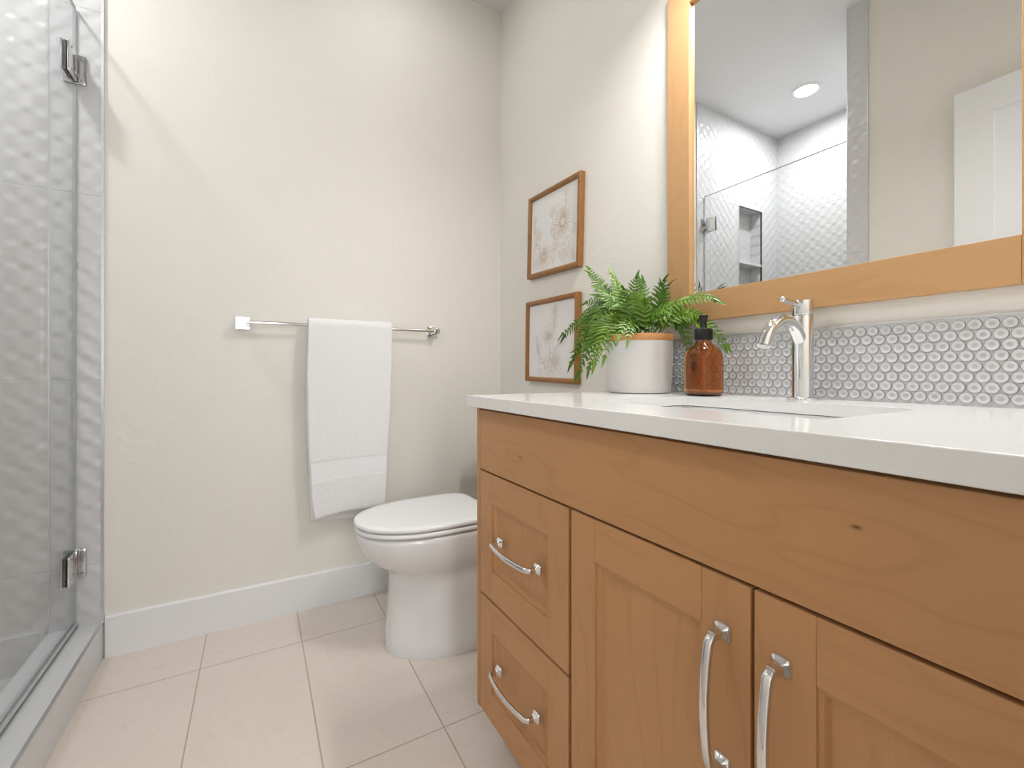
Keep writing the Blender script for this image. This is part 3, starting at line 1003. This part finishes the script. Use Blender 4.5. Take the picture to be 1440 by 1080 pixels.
# ------------------------------------------------------------------ mirror
mi = thing('mirror', 'large wall mirror in a flat honey alder frame above the sink', 'mirror', (BX, -1.476, 1.6))
MX0, MX1 = 0.0419, BX - 0.0005
oy0, oy1, iy0, iy1 = -1.8730, -1.0785, -1.7925, -1.1560
oz0, oz1, iz0, iz1 = 1.1186, 2.112, 1.1985, 2.032
def framebar(name, lo, hi, mat):
    return MB().box(lo, hi, 0.0012).build(name, MAT[mat], mi, 20)
framebar('frame_stile', (MX0, iy1, oz0), (MX1, oy1, oz1), 'frame_z')
framebar('frame_stile', (MX0, oy0, oz0), (MX1, iy0, oz1), 'frame_z')
framebar('frame_rail', (MX0, iy0, oz0), (MX1, iy1, iz0), 'frame_y')
framebar('frame_rail', (MX0, iy0, iz1), (MX1, iy1, oz1), 'frame_y')
MB().box((0.0539, iy0, iz0), (0.0585, iy1, iz1)).build('mirror_glass', MAT['mirror'], mi, 0)

# ------------------------------------------------------------------ two framed flower prints
def art_curve(pts, n=40, closed=False):
    return [(p.x, p.y) for p in smooth_path([(a, b, 0) for a, b in pts], n)]

def flower_lines(cx, cy, r, petals, rnd, layers=2, squash=1.0, rot=0.0):
    out = []
    for L in range(layers):
        rr_ = r * (1 - 0.36 * L)
        for k in range(petals):
            a = rot + 2 * PI * (k + 0.5 * L) / petals + rnd.uniform(-0.08, 0.08)
            w_ = PI / petals * rnd.uniform(0.85, 1.1)
            ln = rr_ * rnd.uniform(0.86, 1.1)
            def pt(ang, rad):
                return (cx + rad * math.cos(ang), cy + rad * math.sin(ang) * squash)
            out.append(art_curve([pt(a, r * 0.16), pt(a - w_ * 0.8, ln * 0.62), pt(a - w_ * 0.6, ln * 0.95), pt(a - 0.05, ln * 0.93), pt(a + w_ * 0.5, ln), pt(a + w_ * 0.85, ln * 0.64), pt(a, r * 0.16)], 30))
            for q in (0.1,):
                out.append(art_curve([pt(a + q * w_ * 0.5, r * 0.2), pt(a + q * w_, ln * 0.5), pt(a + q * w_ * 0.9, ln * 0.78)], 8))
    for k in range(8 if r > 0.12 else 0):
        a = 2 * PI * k / 8 + rnd.uniform(-0.1, 0.1)
        out.append([(cx + 0.04 * r * math.cos(a), cy + 0.04 * r * math.sin(a) * squash), (cx + 0.2 * r * math.cos(a), cy + 0.2 * r * math.sin(a) * squash)])
    return out

def leaf_lines(x, y, a, ln, wd):
    c, s = math.cos(a), math.sin(a)
    def q(u, v):
        return (x + u * c - v * s, y + u * s + v * c)
    return [art_curve([q(0, 0), q(ln * 0.35, wd), q(ln * 0.75, wd * 0.6), q(ln, 0)], 12),
            art_curve([q(0, 0), q(ln * 0.35, -wd), q(ln * 0.75, -wd * 0.6), q(ln, 0)], 12), [q(0, 0), q(ln * 0.85, 0)]]

def lines_top(rnd):
    L = []
    L += flower_lines(0.70, 0.56, 0.26, 12, rnd, 2, 1.1)
    L += flower_lines(0.30, 0.19, 0.20, 9, rnd, 2, 0.9)
    L += flower_lines(0.16, 0.49, 0.11, 7, rnd, 1, 1.0)
    L += flower_lines(0.80, 0.17, 0.17, 8, rnd, 1, 1.0)
    L += flower_lines(0.55, 0.27, 0.10, 6, rnd, 1, 1.0)
    L += flower_lines(0.47, 0.74, 0.06, 4, rnd, 1, 1.25)
    L += flower_lines(0.76, 0.90, 0.055, 4, rnd, 1, 1.3)
    L += flower_lines(0.08, 0.72, 0.05, 4, rnd, 1, 1.3)
    for a, b in (((0.47, 0.69), (0.53, 0.35)), ((0.76, 0.85), (0.71, 0.66)), ((0.16, 0.4), (0.22, 0.28)), ((0.70, 0.34), (0.74, 0.04)), ((0.08, 0.68), (0.07, 0.1)), ((0.45, 0.2), (0.5, 0.03))):
        L.append(art_curve([a, ((a[0] + b[0]) / 2 + 0.015, (a[1] + b[1]) / 2), b], 10))
    for x, y, a, l in ((0.53, 0.42, 2.2, 0.13), (0.52, 0.38, 0.6, 0.12), (0.20, 0.32, 2.4, 0.12), (0.06, 0.3, 1.0, 0.12), (0.73, 0.1, 2.4, 0.14), (0.9, 0.36, 1.2, 0.13), (0.06, 0.08, 0.7, 0.14), (0.5, 0.08, 0.9, 0.12), (0.93, 0.05, 1.9, 0.14), (0.07, 0.55, 1.3, 0.1)):
        L += leaf_lines(x, y, a, l, l * 0.28)
    return L

def lines_bottom(rnd):
    L = []
    L += flower_lines(0.60, 0.22, 0.19, 6, rnd, 2, 0.85, 0.3)
    L += flower_lines(0.46, 0.56, 0.17, 6, rnd, 2, 0.8, 0.9)
    L += flower_lines(0.56, 0.74, 0.11, 5, rnd, 1, 1.1, 0.5)
    L += flower_lines(0.60, 0.90, 0.055, 5, rnd, 1, 1.3, 0.2)
    L += flower_lines(0.74, 0.47, 0.07, 5, rnd, 1, 0.9)
    for pts in ([(0.40, 0.03), (0.36, 0.16), (0.22, 0.36), (0.18, 0.50)], [(0.40, 0.10), (0.48, 0.28), (0.47, 0.42)], [(0.56, 0.36), (0.66, 0.43), (0.74, 0.45)], [(0.60, 0.84), (0.57, 0.66)], [(0.24, 0.02), (0.30, 0.10)]):
        L.append(art_curve(pts, 16))
        L.append(art_curve([(a + 0.012, b) for a, b in pts], 16))
    for x, y, a, l in ((0.24, 0.34, 3.6, 0.15), (0.24, 0.34, 2.0, 0.13), (0.22, 0.36, 1.1, 0.14), (0.33, 0.2, 2.9, 0.13), (0.34, 0.18, 0.9, 0.12), (0.3, 0.1, 3.4, 0.1), (0.42, 0.06, 0.3, 0.12), (0.19, 0.48, 1.7, 0.1), (0.66, 0.43, 1.3, 0.1)):
        L += leaf_lines(x, y, a, l, l * 0.3)
    return L

def picture(label, yc, zc, wd, ht, tilt, lines, ink):
    t = thing('framed_print', label, 'picture', (BX, yc, zc), 'framed flower prints')
    R_ = Matrix.Translation((0, yc, zc)) @ Matrix.Rotation(tilt, 4, 'X') @ Matrix.Translation((0, -yc, -zc))
    xf_, xb = 0.0365, BX - 0.001
    b = 0.0205
    def tr(mb):
        bmesh.ops.transform(mb.bm, matrix=R_, verts=mb.bm.verts)
        return mb
    y0, y1, z0, z1 = yc - wd / 2, yc + wd / 2, zc - ht / 2, zc + ht / 2
    mb = MB()   # mitred moulding: outer rounded shoulder, inner lip
    def rg(e, x):
        return [(x, y0 + e, z0 + e), (x, y1 - e, z0 + e), (x, y1 - e, z1 - e), (x, y0 + e, z1 - e)]
    mb.loft([rg(0, xb), rg(0, xf_ + 0.003), rg(0.0015, xf_ + 0.0008), rg(0.004, xf_), rg(b - 0.008, xf_), rg(b - 0.003, xf_ + 0.003), rg(b, xf_ + 0.006), rg(b, xb), rg(0, xb)], True, False, False)
    bmesh.ops.remove_doubles(mb.bm, verts=mb.bm.verts, dist=1e-6)
    tr(mb).build('frame', MAT['art_frame'], t, 30)
    xp = xf_ + 0.0105
    mb = MB().box((xp, y0 + b - 0.001, z0 + b - 0.001), (xp + 0.003, y1 - b + 0.001, z1 - b + 0.001))
    paper = tr(mb).build('paper', MAT['paper'], t, 0)
    mb = MB()
    iw, ih = wd - 2 * b, ht - 2 * b
    for ln in lines:
        pts = []
        for u, v in ln:                      # u runs from the far (left) edge to the near edge
            u = min(0.985, max(0.015, u))
            v = min(0.985, max(0.015, v))
            pts.append(Vector((xp - 0.0005, y1 - b - u * iw, z0 + b + v * ih)))
        prev = None
        for i, p in enumerate(pts):
            d_ = pts[min(i + 1, len(pts) - 1)] - pts[max(i - 1, 0)]
            if d_.length < 1e-6:
                continue
            n_ = Vector((0, -d_.z, d_.y)).normalized() * 0.00042
            a, b2 = mb.bm.verts.new(p + n_), mb.bm.verts.new(p - n_)
            if prev:
                mb.bm.faces.new((prev[0], prev[1], b2, a))
            prev = (a, b2)
    tr(mb).build('line_drawing', MAT[ink], paper, 0)
    return t
picture('upper framed print of golden line-drawn flowers on the wall past the fern', -0.4772, 1.5705, 0.374, 0.361, math.radians(2.2), lines_top(random.Random(3)), 'ink_gold')
picture('lower framed print of mauve line-drawn blossoms, partly behind the fern', -0.4586, 1.1113, 0.376, 0.357, math.radians(1.1), lines_bottom(random.Random(8)), 'ink_mauve')

# ------------------------------------------------------------------ towel bar and towel
BZ, BY = 1.1655, -0.049
tb = thing('towel_bar', 'chrome towel bar with square posts on the cream wall', 'towel bar', (-0.69, AY, BZ))
mb = MB()
mb.sweep([(-1.075, BY, BZ), (-0.9, BY, BZ), (-0.5, BY, BZ), (-0.307, BY, BZ)], superellipse(0.0072, 0.0072, 3.0, 20), (0, 0, 1))
mb.build('bar', MAT['chrome'], tb, 40)
for x in (-1.0755, -0.3075):
    pl = MB().box((x - 0.0245, AY - 0.009, BZ - 0.0245), (x + 0.0245, AY - 0.0003, BZ + 0.0245), 0.002).build('wall_plate', MAT['chrome'], tb, 20)
    MB().box((x - 0.0125, BY - 0.0125, BZ - 0.0125), (x + 0.0125, AY - 0.008, BZ + 0.0125), 0.0018).build('post', MAT['chrome'], pl, 20)

def towel_edges(s, front):
    """left and right x by fraction s from bar (0) to hem (1)."""
    if front:
        l = [(-0.850, 0.0), (-0.8545, 0.25), (-0.852, 0.5), (-0.8485, 0.68), (-0.842, 0.78), (-0.8385, 0.90), (-0.826, 1.0)]
        r = [(-0.5195, 0.0), (-0.5225, 0.2), (-0.5268, 0.4), (-0.533, 0.56), (-0.5405, 0.7), (-0.5435, 0.85), (-0.5495, 1.0)]
    else:
        l = [(-0.850, 0.0), (-0.8565, 0.4), (-0.838, 1.0)]
        r = [(-0.5195, 0.0), (-0.548, 1.0)]
    def ip(tab):
        for (a, sa), (b, sb) in zip(tab[:-1], tab[1:]):
            if s <= sb:
                f = (s - sa) / (sb - sa)
                return a + (b - a) * f
        return tab[-1][0]
    return ip(l), ip(r)

ZF, ZBK = 0.398, 0.350      # hem heights, front and back
def towel_path():
    P = []
    n1, n2, n3 = 110, 12, 90
    rad = 0.0200
    for i in range(n1):
        s = 1 - i / n1
        P.append((BY - rad - 0.003 * s, BZ - (BZ - ZF) * s, s, True))
    for i in range(n2 + 1):
        a = PI * i / n2
        P.append((BY - rad * math.cos(a), BZ + rad * math.sin(a), 0.0, True))
    for i in range(1, n3 + 1):
        s = i / n3
        P.append((BY + rad + 0.001 * s, BZ - (BZ - ZBK) * s, s, False))
    return P
B0, B1 = 0.545, 0.621       # woven band heights on the front
rt = random.Random(11)
from mathutils import noise as mnoise
def towel_ring(p, tn, t, y_grow, fuzz, nx=52, ne=9):
    y, z, s, fr = p
    xl, xr = towel_edges(s, fr)
    nrm = Vector((0, -tn[1], tn[0])) * -1.0
    out = []
    def add(x, h):
        w_ = 0.0
        # slight hang waves and a hem line that dips to the left
        wav = 0.0022 * math.sin((x + 0.85) * 21 + 0.6) * s
        dz_ = 0.0
        if fr:
            f = (x - xl) / max(1e-5, xr - xl)
            dz_ = s * s * (0.014 * f - 0.013 * (1 - f) + 0.006 * math.sin(f * PI * 1.6))
        else:
            f = (x - xl) / max(1e-5, xr - xl)
            dz_ = s * s * (0.022 * (1 - f) - 0.004 * f)
        v = Vector((x, y - wav, z + dz_)) + nrm * h
        if fuzz:
            k = mnoise.noise(v * 210.0) * 0.0013 + mnoise.noise(v * 60.0) * 0.0009
            v += nrm * (k if h >= 0 else -k)
        out.append(v)
    e = 0.006
    for i in range(nx + 1):
        add(xl + e + (xr - xl - 2 * e) * i / nx, t)
    for i in range(1, ne):
        a = PI / 2 - PI * i / ne
        add(xr - e + e * (math.cos(a) ** 0.5 if abs(math.sin(2 * a)) > 1 else (0.35 + 0.65 * abs(math.sin(2 * a)))) , t * math.sin(a))
    for i in range(nx + 1):
        add(xr - e - (xr - xl - 2 * e) * i / nx, -t)
    for i in range(1, ne):
        a = -PI / 2 + PI * i / ne
        add(xl + e - e * (0.35 + 0.65 * abs(math.sin(2 * a))), t * math.sin(a))
    return out
TP = towel_path()
def tang(i):
    a, b = TP[max(i - 1, 0)], TP[min(i + 1, len(TP) - 1)]
    l = math.hypot(b[0] - a[0], b[1] - a[1])
    return ((b[0] - a[0]) / l, (b[1] - a[1]) / l)
mb = MB()
rings = []
for i, p in enumerate(TP):
    t = 0.0096
    if p[3] and p[2] > 0.0 and B0 < p[1] < B1:
        t = 0.0068
    if i in (0, len(TP) - 1):
        t *= 0.55
    elif i in (1, len(TP) - 2):
        t *= 0.9
    rings.append(towel_ring(p, tang(i), t, 0, True))
mb.loft(rings)
tw = mb.build('hand_towel', MAT['towel'], None, 80)
tag(tw, 'folded white terry towel hanging over the chrome towel bar', 'towel')
mb = MB()
rings = []
for i in range(24):
    z = B0 + 0.003 + (B1 - B0 - 0.006) * i / 23
    s = (BZ - z) / (BZ - ZF)
    p = (BY - 0.0200 - 0.003 * s, z, s, True)
    rings.append(towel_ring(p, (0.0, 1.0), 0.0081, 0, False))
mb.loft(rings)
mb.build('woven_band', MAT['band'], tw, 80)

# ------------------------------------------------------------------ toilet
TYC = -0.42
toi = thing('toilet', 'white elongated toilet with closed lid beside the vanity', 'toilet', (-0.35, TYC, 0))
def egg(xf_, xr_, wd, z, nf=2.2, nr=4.0, xc=None, k=64):
    xc = xc if xc is not None else xf_ + (xr_ - xf_) * 0.5
    out = []
    for i in range(k):
        a = 2 * PI * i / k
        c, s = math.cos(a), math.sin(a)
        n_ = nf if c < 0 else nr
        L_ = (xc - xf_) if c < 0 else (xr_ - xc)
        out.append((xc + L_ * math.copysign(abs(c) ** (2 / n_), c), TYC + wd * math.copysign(abs(s) ** (2 / n_), s), z))
    return out
secs = [(0.000, -0.634, -0.06, 0.168, -0.33), (0.006, -0.636, -0.06, 0.170, -0.33), (0.05, -0.631, -0.06, 0.163, -0.33), (0.12, -0.625, -0.06, 0.153, -0.33),
        (0.20, -0.620, -0.07, 0.145, -0.34), (0.250, -0.618, -0.07, 0.143, -0.36), (0.272, -0.619, -0.07, 0.144, -0.38), (0.284, -0.628, -0.07, 0.147, -0.40),
        (0.298, -0.650, -0.07, 0.154, -0.42), (0.318, -0.682, -0.07, 0.164, -0.44), (0.345, -0.707, -0.07, 0.173, -0.45), (0.375, -0.722, -0.07, 0.179, -0.46),
        (0.405, -0.730, -0.07, 0.182, -0.46), (0.417, -0.731, -0.07, 0.182, -0.46), (0.423, -0.727, -0.07, 0.178, -0.46), (0.4245, -0.715, -0.075, 0.168, -0.46)]
mb = MB()
mb.loft([egg(a, b, w_, z, 2.15, 5.0, xc) for z, a, b, w_, xc in secs])
bowl = mb.build('bowl', MAT['porcelain'], toi, 60)
def slab(name, z0, z1, xf_, xr_, wd, xc, r, dome=0.0, nr=6.0):
    mb = MB()
    rs = [(r, z0), (r * 0.3, z0 + r * 0.3), (0, z0 + r), (0, z1 - r), (r * 0.3, z1 - r * 0.3), (r, z1), (0.03, z1 + dome * 0.5), (0.09, z1 + dome)]
    mb.loft([egg(xf_ + e, xr_ - e, wd - e, z, 2.15, nr, xc) for e, z in rs])
    return mb.build(name, MAT['seat'], toi, 60)
slab('seat', 0.4285, 0.4455, -0.737, -0.262, 0.185, -0.46, 0.0065)
slab('lid', 0.4485, 0.4655, -0.739, -0.262, 0.186, -0.46, 0.0065, 0.002)
for y in (TYC - 0.07, TYC + 0.07):
    mb = MB()
    mb.lathe((-0.252, y - 0.02, 0.437), [(0.012, 0.0), (0.012, 0.04)], 'y', 20)
    mb.lathe((-0.252, y, 0.4240), [(0.012, 0.0), (0.012, 0.012)], 'z', 20)
    mb.build('seat_hinge', MAT['seat'], toi)
mb = MB()
def tank_ring(z, e=0.0, xf_=-0.150):
    return round_rect(xf_ + e, 0.045 - e, TYC - 0.195 + e, TYC + 0.195 - e, 0.03, z)
mb.loft([tank_ring(0.4245, 0.02), tank_ring(0.44, 0.012), tank_ring(0.50, 0.004), tank_ring(0.745, 0.0)])
tank = mb.build('tank', MAT['porcelain'], toi, 40)
mb = MB()
mb.loft([tank_ring(0.7455, -0.004), tank_ring(0.748, -0.008), tank_ring(0.765, -0.008), tank_ring(0.775, 0.0), tank_ring(0.777, 0.02)])
mb.build('tank_lid', MAT['porcelain'], toi, 40)
mb = MB()
mb.lathe((-0.15, TYC + 0.13, 0.70), [(0.012, 0.0), (0.012, -0.01), (0.006, -0.014)], 'x', 20)
mb.box((-0.168, TYC + 0.06, 0.694), (-0.160, TYC + 0.135, 0.706), 0.003)
mb.build('flush_lever', MAT['chrome'], tank)
